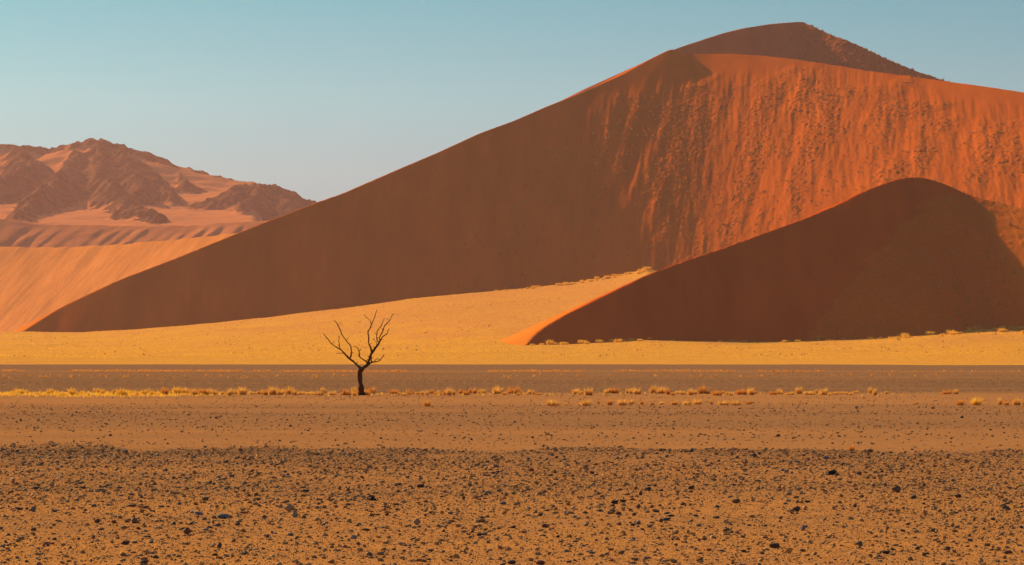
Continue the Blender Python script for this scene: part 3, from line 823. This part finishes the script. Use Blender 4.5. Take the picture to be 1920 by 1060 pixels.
def wedge(n, y0, y1, margin=0.185, power=0.0):
    """Random points over the pan between two distances."""
    u_ = rng.uniform(0, 1, n)
    Y = (y0 ** (power + 1) + u_ * (y1 ** (power + 1) - y0 ** (power + 1))) ** (1 / (power + 1)) if power != -1 else y0 * (y1 / y0) ** u_
    return rng.uniform(-1, 1, n) * Y * margin, Y

# fine dry grass between the tussocks of the long row, thicker and yellower to the left
X, Y = wedge(11000, 184, 203)
pxs = 960 + X / Y * F
keep = rng.uniform(0, 1, len(X)) < np.interp(pxs, [-100, 300, 430, 1000, 1700, 1800], [1, .8, .05, .03, .02, 0.0])
keep &= (Y > 190 + 2 * np.sin(X * .4)) | (rng.uniform(0, 1, len(X)) < .3)
X, Y = X[keep], Y[keep]
tufts_stuff("dry_grass", X, Y, pan_height(X, Y), rng.uniform(.07, .22, len(X)), M_yellow, "fine dry yellow grass filling the row between the tussocks", "grass", 5, 2, .10)
# thin rusty strips farther out
X = np.r_[rng.uniform(-82, -38, 700), rng.uniform(-36, 48, 900), rng.uniform(55, 85, 90)]
Y = 497 + rng.normal(0, 5, len(X)) + 3 * np.sin(X * .1)
X2 = rng.uniform(-60, 60, 160); Y2 = 372 + rng.normal(0, 14, 160)
X, Y = np.r_[X, X2], np.r_[Y, Y2]
k = fbm(X * .05, X * 0, 160, 3) > -0.15
X, Y = X[k], Y[k]
tufts_stuff("low_scrub", X, Y, pan_height(X, Y), rng.uniform(.15, .42, len(X)), M_rust, "thin rusty strips of low scrub far out on the pan", "scrub", 9, 3, .12)
# grassland
X, Y = wedge(60000, 985, 1880, 0.18)
Z = grass_height(X, Y)
pxs, pys = screen(X, Y, Z)
k = (Z > 1.6) & (fbm(X * .02, Y * .01, 170, 4) > -0.55)
inside = (X > -30) & (X < 419) & (Y > 1190) & (Y < 1499)
hz_ = np.where(inside, surf(SMALL, X, Y), -99)
k &= (hz_ < Z + 0.4) & ~near_toe(X, Y, Z)
X, Y, Z = X[k], Y[k], Z[k]
tufts_stuff("golden_grass", X, Y, Z, rng.uniform(.18, .5, len(X)), M_yellow, "golden dry grass covering the slope between the pan and the dunes", "grass", 4, 4, .20)
X, Y = wedge(2400, 1000, 1880, 0.18)
Z = grass_height(X, Y)
k = (Z > 2.2) & (fbm(X * .03, Y * .012, 173, 3) > 0.0)
inside = (X > -30) & (X < 419) & (Y > 1190) & (Y < 1499)
k &= np.where(inside, surf(SMALL, X, Y), -99) < Z + 0.4
X, Y, Z = X[k], Y[k], Z[k]
tufts_stuff("scattered_scrub", X, Y, Z, rng.uniform(.25, .7, len(X)), M_scrub2, "darker scrub specks scattered over the golden slope", "scrub", 6, 9, .30, .6)
# scrub on the great dune
X = rng.uniform(-260, 560, 30000); Y = rng.uniform(1850, 2215, 30000)
am = surf((gx, gy, amp), X, Y)
k = rng.uniform(0, 1, len(X)) < am * 0.42
X, Y = X[k], Y[k]
Z = surf((gx, gy, BIG[2]), X, Y)
tufts_stuff("dune_scrub", X, Y, Z, rng.uniform(.5, 1.5, len(X)), M_scrub, "dry scrub dotted over the hummocky flank of the great dune", "scrub", 7, 5, .22, .8)
X = rng.uniform(60, 420, 9000); Y = rng.uniform(1215, 1425, 9000)
am = surf((gx3, gy3, s3), X, Y)
cl = fbm(X * .05, Y * .05, 175, 3)
k = (rng.uniform(0, 1, len(X)) < am * 0.5) & (cl > 0.0)
X, Y = X[k], Y[k]
tufts_stuff("dune_scrub", X, Y, surf(SMALL, X, Y), rng.uniform(.3, 1.0, len(X)) * np.where(rng.uniform(0, 1, len(X)) < .12, 2.0, 1.0), M_scrub2, "sparse scrub on the shaded right side of the lower dune", "scrub", 8, 6, .2, .8)
X = rng.uniform(190, 400, 2600); Y = rng.uniform(2300, 2520, 2600)
k = rng.uniform(0, 1, len(X)) < surf((gx2, gy2, s2), X, Y) * .6
X, Y = X[k], Y[k]
tufts_stuff("dune_scrub", X, Y, surf((gx2, gy2, H2), X, Y), rng.uniform(.8, 2.0, len(X)), M_scrub, "dark scrub on the right shoulder of the summit dune", "scrub", 8, 7, .22, .8)

ICO_V = []
t_ = (1 + 5 ** .5) / 2
for v in [(-1, t_, 0), (1, t_, 0), (-1, -t_, 0), (1, -t_, 0), (0, -1, t_), (0, 1, t_), (0, -1, -t_), (0, 1, -t_), (t_, 0, -1), (t_, 0, 1), (-t_, 0, -1), (-t_, 0, 1)]:
    ICO_V.append(np.array(v) / math.hypot(1, t_))
ICO_V = np.array(ICO_V)
ICO_F = np.array([(0, 11, 5), (0, 5, 1), (0, 1, 7), (0, 7, 10), (0, 10, 11), (1, 5, 9), (5, 11, 4), (11, 10, 2), (10, 7, 6), (7, 1, 8), (3, 9, 4), (3, 4, 2), (3, 2, 6), (3, 6, 8), (3, 8, 9), (4, 9, 5), (2, 4, 11), (6, 2, 10), (8, 6, 7), (9, 8, 1)])
TONES = np.array([(.17, .098, .058), (.22, .105, .048), (.26, .18, .125), (.30, .17, .09), (.40, .19, .07), (.40, .13, .045), (.56, .28, .095), (.70, .30, .065), (.90, .48, .08)])
def pebbles(name, X, Y, size, label, p=(.05, .07, .05, .12, .26, .05, .26, .13, .01), seed=1):
    r = np.random.default_rng(seed); n = len(X)
    Vb = ICO_V[None] * r.uniform(.72, 1.15, (n, 12, 1))
    sc_ = np.stack([size * r.uniform(.7, 1.35, n), size * r.uniform(.7, 1.35, n), size * r.uniform(.35, .85, n)], 1) / 2
    Vb = Vb * sc_[:, None, :]
    tl = r.normal(0, .25, n)[:, None]
    Vb[..., 2] += Vb[..., 0] * tl
    a = r.uniform(0, 2 * math.pi, n)[:, None]
    x_, y_ = Vb[..., 0].copy(), Vb[..., 1].copy()
    Vb[..., 0] = x_ * np.cos(a) - y_ * np.sin(a) + X[:, None]
    Vb[..., 1] = x_ * np.sin(a) + y_ * np.cos(a) + Y[:, None]
    Vb[..., 2] += (pan_height(X, Y) + sc_[:, 2] * r.uniform(.1, .7, n))[:, None]
    Fc = (ICO_F[None] + (np.arange(n) * 12)[:, None, None]).reshape(-1, 3)
    ci = r.choice(len(TONES), n, p=np.array(p) / sum(p))
    col = np.repeat(TONES[ci] * r.uniform(.7, 1.3, (n, 1)), 12, axis=0)
    o = link(name, mesh_data(name, Vb.reshape(-1, 3), Fc, M_pebble, False, col))
    return tag(o, label, "pebbles", kind="stuff")
def pan_edge(X): return 79.2 - 0.16 * X + 1.0 * np.sin(X * .9) + 3.2 * noise(X * .35, X * 0 + .5, 183) + 1.5 * noise(X * 1.3, X * 0 + .5, 184)
X, Y = wedge(260000, 33, 96, 0.19, 0.7)
k = (Y < pan_edge(X) + rng.normal(0, .5, len(X)) + rng.exponential(3.5, len(X)) * (rng.uniform(0, 1, len(X)) < .14)) & (rng.uniform(0, 1, len(X)) < 0.80 + 0.5 * fbm(X * .16, Y * .10, 180, 4))
X, Y = X[k], Y[k]
sz = 0.011 + 0.010 * rng.pareto(2.2, len(X)); sz = np.clip(sz, .010, .080) * np.interp(Y, [33, 80], [1.0, 1.35])
pebbles("pebbles", X, Y, sz, "dense carpet of small angular pebbles over the near foreground", seed=11)
X, Y = wedge(260000, 79, 480, 0.185, -0.3)
band = np.interp(Y, [79, 84, 98, 108, 128, 137, 150, 156, 186, 200, 215, 300, 480], [.25, .35, .5, .9, 1, .8, .7, .3, .25, .35, 1, 1, .8])
k = rng.uniform(0, 1, len(X)) < band * (0.55 + 0.9 * fbm(X * .03, Y * .12, 190, 3))
X, Y = X[k], Y[k]
sz = np.clip((0.013 + 0.013 * rng.pareto(2.6, len(X))) * np.interp(Y, [80, 400], [1, 1.8]), .012, .09)
pebbles("pebbles", X, Y, sz, "sparser dark gravel scattered over the middle of the pan", (.17, .17, .07, .12, .17, .04, .18, .08, .0), seed=12)

X, Y = wedge(9000, 84, 230, 0.185, 0.0)
k = rng.uniform(0, 1, len(X)) < 0.5 + 0.9 * fbm(X * .05, Y * .05, 195, 3)
X, Y = X[k], Y[k]
pebbles("pebbles", X, Y, rng.uniform(.035, .095, len(X)), "mixed pale and dark pebbles strewn singly over the middle of the pan", (.20, .16, .08, .12, .12, .04, .18, .10, .0), seed=14)
# ------------------------------------------------------------------ individual stones
def rock_mesh(kind, seed):
    r = random.Random(seed)
    bm = bmesh.new()
    dims = {"flat": (1, .7, .34), "blocky": (1, .8, .62), "rounded": (1, .8, .55), "angular": (1, .75, .70), "pointed": (1, .85, 1.1)}[kind]
    n = 34 if kind == "rounded" else 15
    for _ in range(n):
        v = Vector((r.gauss(0, 1), r.gauss(0, 1), r.gauss(0, 1))).normalized()
        if kind == "blocky": v = Vector([max(-.72, min(.72, c)) for c in v]) * 1.3
        rr = r.uniform(.86, 1.0) if kind == "rounded" else r.uniform(.78, 1.05)
        z = v.z * rr
        p = Vector((v.x * rr * dims[0] / 2, v.y * rr * dims[1] / 2, z * dims[2] / 2))
        if kind == "pointed":
            f = 1 - max(0, z) * .75
            p.x *= f; p.y *= f
        bm.verts.new(p)
    g = bmesh.ops.convex_hull(bm, input=bm.verts)
    bmesh.ops.delete(bm, geom=list({e for e in g["geom_interior"] + g["geom_unused"] if isinstance(e, bmesh.types.BMVert)}), context='VERTS')
    bmesh.ops.recalc_face_normals(bm, faces=bm.faces)
    if kind == "rounded":
        bmesh.ops.subdivide_edges(bm, edges=bm.edges, cuts=1, use_grid_fill=True)
        bmesh.ops.smooth_vert(bm, verts=bm.verts, factor=.5, use_axis_x=True, use_axis_y=True, use_axis_z=True)
    else:
        bmesh.ops.bevel(bm, geom=bm.edges[:], offset=.025, segments=1, affect='EDGES')
    return bm
MESHES = {}
def get_rock(kind, cname, var):
    key = (kind, cname, var)
    if key not in MESHES:
        bm = rock_mesh(kind, hash_seed(kind, var)); me = bpy.data.meshes.new("stone"); bm.to_mesh(me); bm.free()
        if kind == "rounded":
            for p_ in me.polygons: p_.use_smooth = True
        me.materials.append(M_rock[cname]); MESHES[key] = me
    return MESHES[key]
def hash_seed(kind, var): return sum(ord(c) for c in kind) * 31 + var * 101

def c6(x, y, w, c, s): return (x * .3646, 840 + y * .3646, w * .3646, c, s)
def c8(x, y, w, c, s): return (1200 + x * .375, 840 + y * .375, w * .375, c, s)
def cm(x, y, w, c, s): return (640 + x * .3229, 840 + y * .3229, w * .3229, c, s)
def cl_(x, y, w, c, s): return (x / 3, 740 + y / 3, w / 3, c, s)
def cr_(x, y, w, c, s): return (1280 + x / 3, 720 + y / 3, w / 3, c, s)
STONES = [
 c6(90, 24, 25, "black", "angular"), c6(645, 28, 32, "dark brown", "rounded"), c6(1577, 228, 50, "black", "flat"), c6(1905, 268, 50, "dark brown", "angular"), c6(520, 224, 52, "black", "flat"),
 c6(692, 388, 36, "brown", "pointed"), c6(500, 388, 40, "dark brown", "angular"), c6(677, 305, 60, "brown", "flat"), c6(1057, 270, 42, "brown", "blocky"), c6(1486, 325, 62, "tan", "angular"),
 c6(1515, 358, 40, "tan", "pointed"), c6(1147, 365, 62, "blue grey", "rounded"), c6(1020, 345, 62, "blue grey", "flat"), c6(960, 442, 46, "red brown", "pointed"), c6(645, 496, 52, "dark brown", "blocky"),
 c6(690, 490, 42, "brown", "flat"), c6(757, 460, 48, "black", "flat"), c6(172, 425, 36, "brown", "angular"), c6(95, 320, 52, "dark brown", "flat"), c6(172, 328, 40, "grey", "angular"),
 c6(742, 598, 50, "dark brown", "rounded"), c6(1060, 425, 46, "blue grey", "flat"), c6(1260, 550, 38, "dark grey", "angular"), c6(1195, 152, 42, "black", "flat"), c6(1147, 312, 32, "yellow", "angular"),
 c6(480, 160, 28, "yellow", "flat"), c6(1130, 514, 34, "dark grey", "pointed"), c6(1497, 452, 36, "blue grey", "rounded"), c6(855, 120, 25, "dark brown", "angular"), c6(185, 216, 36, "dark brown", "rounded"),
 c6(620, 252, 32, "blue grey", "flat"), c6(1880, 426, 52, "dark brown", "flat"), c6(750, 312, 36, "brown", "rounded"), c6(828, 307, 44, "brown", "flat"), c6(990, 336, 34, "tan", "rounded"), c6(602, 512, 40, "grey", "flat"),
 c6(408, 180, 44, "dark grey", "flat"), c6(1020, 213, 28, "red brown", "angular"), c6(957, 216, 26, "black", "angular"), c6(1165, 217, 28, "blue grey", "rounded"), c6(960, 168, 28, "grey", "rounded"), c6(285, 330, 50, "grey", "flat"),
 c6(484, 304, 32, "grey", "rounded"), c6(1322, 268, 48, "dark brown", "flat"), c6(1748, 215, 22, "brown", "pointed"), c6(1842, 196, 18, "orange", "rounded"), c6(597, 442, 26, "orange", "angular"), c6(1255, 338, 44, "brown", "flat"),
 c8(963, 134, 50, "black", "blocky"), c8(1098, 136, 36, "brown", "angular"), c8(930, 58, 36, "blue grey", "rounded"), c8(570, 52, 34, "dark grey", "angular"), c8(335, 15, 38, "brown", "flat"), c8(1150, 22, 40, "brown", "rounded"),
 c8(128, 366, 52, "dark grey", "flat"), c8(155, 347, 46, "brown", "flat"), c8(50, 394, 46, "tan", "flat"), c8(278, 346, 38, "black", "flat"), c8(405, 520, 52, "grey", "flat"), c8(672, 500, 60, "dark brown", "rounded"),
 c8(745, 526, 46, "orange", "angular"), c8(813, 518, 36, "brown", "rounded"), c8(1235, 530, 60, "black", "flat"), c8(1840, 530, 70, "red brown", "flat"), c8(1828, 307, 42, "black", "rounded"), c8(1556, 332, 32, "yellow", "rounded"),
 c8(1900, 191, 30, "yellow", "rounded"), c8(447, 415, 24, "yellow", "blocky"), c8(1367, 255, 42, "dark grey", "angular"), c8(1415, 190, 32, "dark brown", "angular"), c8(1285, 224, 60, "brown", "angular"), c8(1590, 250, 40, "dark brown", "angular"),
 c8(745, 238, 36, "tan", "rounded"), c8(787, 320, 46, "dark brown", "angular"), c8(560, 350, 36, "orange", "rounded"), c8(815, 414, 32, "blue grey", "pointed"), c8(587, 170, 40, "black", "flat"), c8(40, 219, 38, "dark grey", "rounded"),
 c8(258, 212, 36, "dark brown", "blocky"), c8(465, 192, 40, "brown", "flat"), c8(840, 274, 42, "black", "flat"), c8(1312, 419, 40, "dark grey", "flat"), c8(1650, 468, 34, "brown", "rounded"), c8(480, 277, 48, "brown", "angular"), c8(290, 132, 30, "red brown", "flat"), c8(1567, 165, 34, "grey", "rounded"),
 cm(288, 148, 44, "tan", "flat"), cm(182, 303, 66, "black", "flat"), cm(411, 238, 18, "black", "blocky"), cm(461, 230, 50, "dark brown", "rounded"), cm(336, 218, 32, "dark brown", "angular"), cm(438, 448, 50, "tan", "pointed"),
 cm(800, 512, 36, "dark grey", "angular"), cm(832, 508, 42, "tan", "rounded"), cm(817, 411, 32, "dark brown", "rounded"), cm(940, 328, 40, "blue grey", "rounded"), cm(1000, 467, 38, "dark brown", "rounded"), cm(1185, 464, 56, "red brown", "rounded"),
 cm(990, 674, 56, "dark brown", "rounded"), cm(1158, 678, 60, "red brown", "rounded"), cm(1586, 324, 40, "black", "blocky"), cm(1640, 316, 62, "dark brown", "flat"), cm(1738, 280, 28, "dark brown", "pointed"), cm(1778, 254, 46, "black", "rounded"),
 cm(1102, 130, 38, "red brown", "angular"), cm(905, 146, 36, "dark brown", "angular"), cm(1572, 378, 44, "dark brown", "rounded"), cm(1608, 394, 40, "red brown", "angular"), cm(1700, 400, 34, "dark grey", "angular"), cm(1885, 424, 60, "black", "flat"),
 cm(1797, 458, 54, "tan", "flat"), cm(1727, 352, 30, "brown", "pointed"), cm(1453, 613, 40, "blue grey", "rounded"), cm(1568, 594, 52, "red brown", "flat"), cm(1628, 615, 48, "brown", "rounded"), cm(135, 478, 48, "dark brown", "flat"),
 cm(277, 348, 42, "red brown", "flat"), cm(635, 388, 40, "grey", "rounded"), cm(655, 416, 36, "dark brown", "flat"), cm(712, 298, 26, "brown", "pointed"), cm(1306, 396, 38, "blue grey", "flat"), cm(1352, 410, 44, "grey", "flat"),
 cm(1256, 522, 30, "black", "angular"), cm(518, 602, 40, "brown", "rounded"), cm(415, 658, 44, "dark grey", "flat"), cm(487, 18, 34, "red brown", "rounded"), cm(852, 268, 42, "grey", "rounded"), cm(1225, 342, 44, "brown", "flat"),
 cm(1325, 666, 50, "dark brown", "flat"), cm(736, 556, 34, "dark grey", "flat"), cm(755, 170, 36, "brown", "flat"), cm(212, 394, 40, "dark grey", "flat"), cm(264, 396, 30, "dark brown", "angular"), cm(1875, 22, 30, "brown", "rounded"),
 cl_(430, 102, 18, "black", "rounded"), cl_(597, 165, 34, "black", "flat"), cl_(575, 148, 16, "black", "flat"), cl_(620, 234, 22, "black", "angular"), cl_(1215, 133, 20, "black", "angular"), cl_(1443, 68, 18, "dark brown", "rounded"),
 cl_(1633, 182, 24, "dark brown", "angular"), cl_(1733, 205, 18, "black", "angular"), cl_(1025, 218, 22, "brown", "angular"), cl_(96, 322, 26, "black", "rounded"), cl_(705, 326, 38, "brown", "rounded"), cl_(930, 256, 14, "black", "angular"),
 cl_(1113, 185, 24, "brown", "flat"), cl_(1350, 322, 34, "dark brown", "angular"), cl_(1785, 346, 30, "dark grey", "angular"), cl_(1160, 340, 34, "tan", "flat"), cl_(1060, 340, 20, "dark brown", "angular"), cl_(170, 237, 22, "grey", "flat"),
 cr_(978, 137, 22, "blue grey", "rounded"), cr_(1408, 142, 24, "blue grey", "rounded"), cr_(986, 162, 18, "dark brown", "rounded"), cr_(647, 158, 16, "black", "flat"), cr_(1165, 159, 12, "black", "rounded"), cr_(1573, 194, 24, "black", "angular"),
 cr_(812, 235, 18, "red brown", "rounded"), cr_(1500, 271, 12, "dark brown", "rounded"), cr_(1744, 297, 20, "dark brown", "angular"), cr_(537, 294, 28, "dark brown", "angular"), cr_(1092, 210, 24, "dark brown", "flat"), cr_(125, 289, 28, "dark grey", "flat"),
 cr_(401, 286, 26, "blue grey", "flat"), cr_(1054, 386, 44, "brown", "rounded"), cr_(400, 414, 36, "black", "angular"), cr_(358, 382, 26, "dark brown", "angular"), cr_(135, 378, 38, "brown", "flat"), cr_(585, 403, 26, "tan", "angular"),
 cr_(806, 418, 36, "blue grey", "flat"), cr_(1170, 390, 34, "dark grey", "flat"), cr_(1590, 404, 30, "blue grey", "flat"), cr_(1877, 388, 24, "brown", "angular"), cr_(715, 289, 16, "dark brown", "rounded"), cr_(1275, 247, 12, "black", "rounded"),
]
HGT = {"flat": .34, "blocky": .62, "rounded": .55, "angular": .70, "pointed": 1.1}
def hpos(px_):
    for lim, t in ((110, "at the left edge"), (300, "toward the far left"), (500, "on the left"), (640, "left below the tree"), (760, "straight below the tree"), (900, "just right of the tree"), (1040, "near the middle"),
                   (1200, "just right of the middle"), (1360, "under the small dune's tip"), (1520, "right of the middle"), (1680, "under the small dune's top"), (1810, "toward the far right"), (1930, "at the right edge")):
        if px_ < lim: return t
    return "beyond the right edge"
def vpos(py_):
    if py_ < 775: return "on sand near the clumps"
    if py_ < 838: return "on sand beyond the pebbles"
    if py_ < 868: return "at the pebbles' far edge"
    if py_ < 905: return "in the upper pebbles"
    if py_ < 945: return "halfway down the pebbles"
    if py_ < 985: return "in the lower pebbles"
    if py_ < 1030: return "in the nearest pebbles"
    return "at the very bottom"
lab = {}
for i, s in enumerate(STONES):
    size = "big " if s[2] > 17 else ("small " if s[2] < 10 else "")
    lab.setdefault(f"{size}{s[3]} {s[4]} stone {hpos(s[0])}, {vpos(s[1])}", []).append(i)
labels = {}
for t, ids in lab.items():
    ids = sorted(ids, key=lambda i: STONES[i][0])
    for q, i in enumerate(ids):
        labels[i] = t if len(ids) == 1 else (("left one: ", "right one: ")[q] if len(ids) == 2 else ("leftmost: ", "middle one: ", "rightmost: ", "fourth: ")[q]) + t
def place_stone(px_, py_, w, cname, kind, label, group, var, Y=None):
    Y = Y or ground_y(py_)
    x_ = (px_ - 960) / F * Y
    o = link("stone", get_rock(kind, cname, var))
    s = w / F * Y * 1.08
    z0 = pan_height(np.array(x_), np.array(Y)).item()
    o.scale = (s, s * random.uniform(.8, 1.1), s * random.uniform(.9, 1.15))
    o.location = (x_, Y, z0 + s * HGT[kind] * 0.32)
    o.rotation_euler = (random.uniform(-.08, .08), random.uniform(-.1, .1), random.uniform(-.45, .45))
    tag(o, label, "stone", group)
for i, s in enumerate(STONES):
    place_stone(*s, labels[i], "larger stones lying on the pan", i % 3)
kinds = ["flat", "flat", "angular", "rounded", "blocky"]
for k in range(300 - len(STONES)):
    px_, py_ = random.uniform(5, 1915), random.uniform(850, 1055)
    c_ = random.choice(["dark grey", "dark brown", "brown", "brown", "grey", "tan"])
    w_ = random.uniform(5, 9.5)
    kd = random.choice(kinds)
    place_stone(px_, py_, w_, c_, kd, "little " + c_ + " " + kd + " stone, one of many loose in the pebble carpet", "little " + c_ + " " + kd + " stones in the pebble carpet", random.randrange(3))

# ------------------------------------------------------------------ haze
bm = bmesh.new()
bmesh.ops.create_cube(bm, size=1)
me = bpy.data.meshes.new("haze"); bm.to_mesh(me); bm.free()
hz = link("haze", me, None, (0, 3200, 208.5))
hz.scale = (9400, 8000, 421)
m = bpy.data.materials.new("haze"); m.use_nodes = True
m.node_tree.nodes.clear()
vo = m.node_tree.nodes.new("ShaderNodeVolumePrincipled"); ou = m.node_tree.nodes.new("ShaderNodeOutputMaterial")
vo.inputs["Color"].default_value = (1.0, 0.62, 0.66, 1)
vo.inputs["Density"].default_value = 3.8e-5
vo.inputs["Anisotropy"].default_value = 0.3
m.node_tree.links.new(vo.outputs[0], ou.inputs["Volume"])
me.materials.append(m)
tag(hz, "thin pale dust haze filling the air over the desert", "haze", kind="stuff")
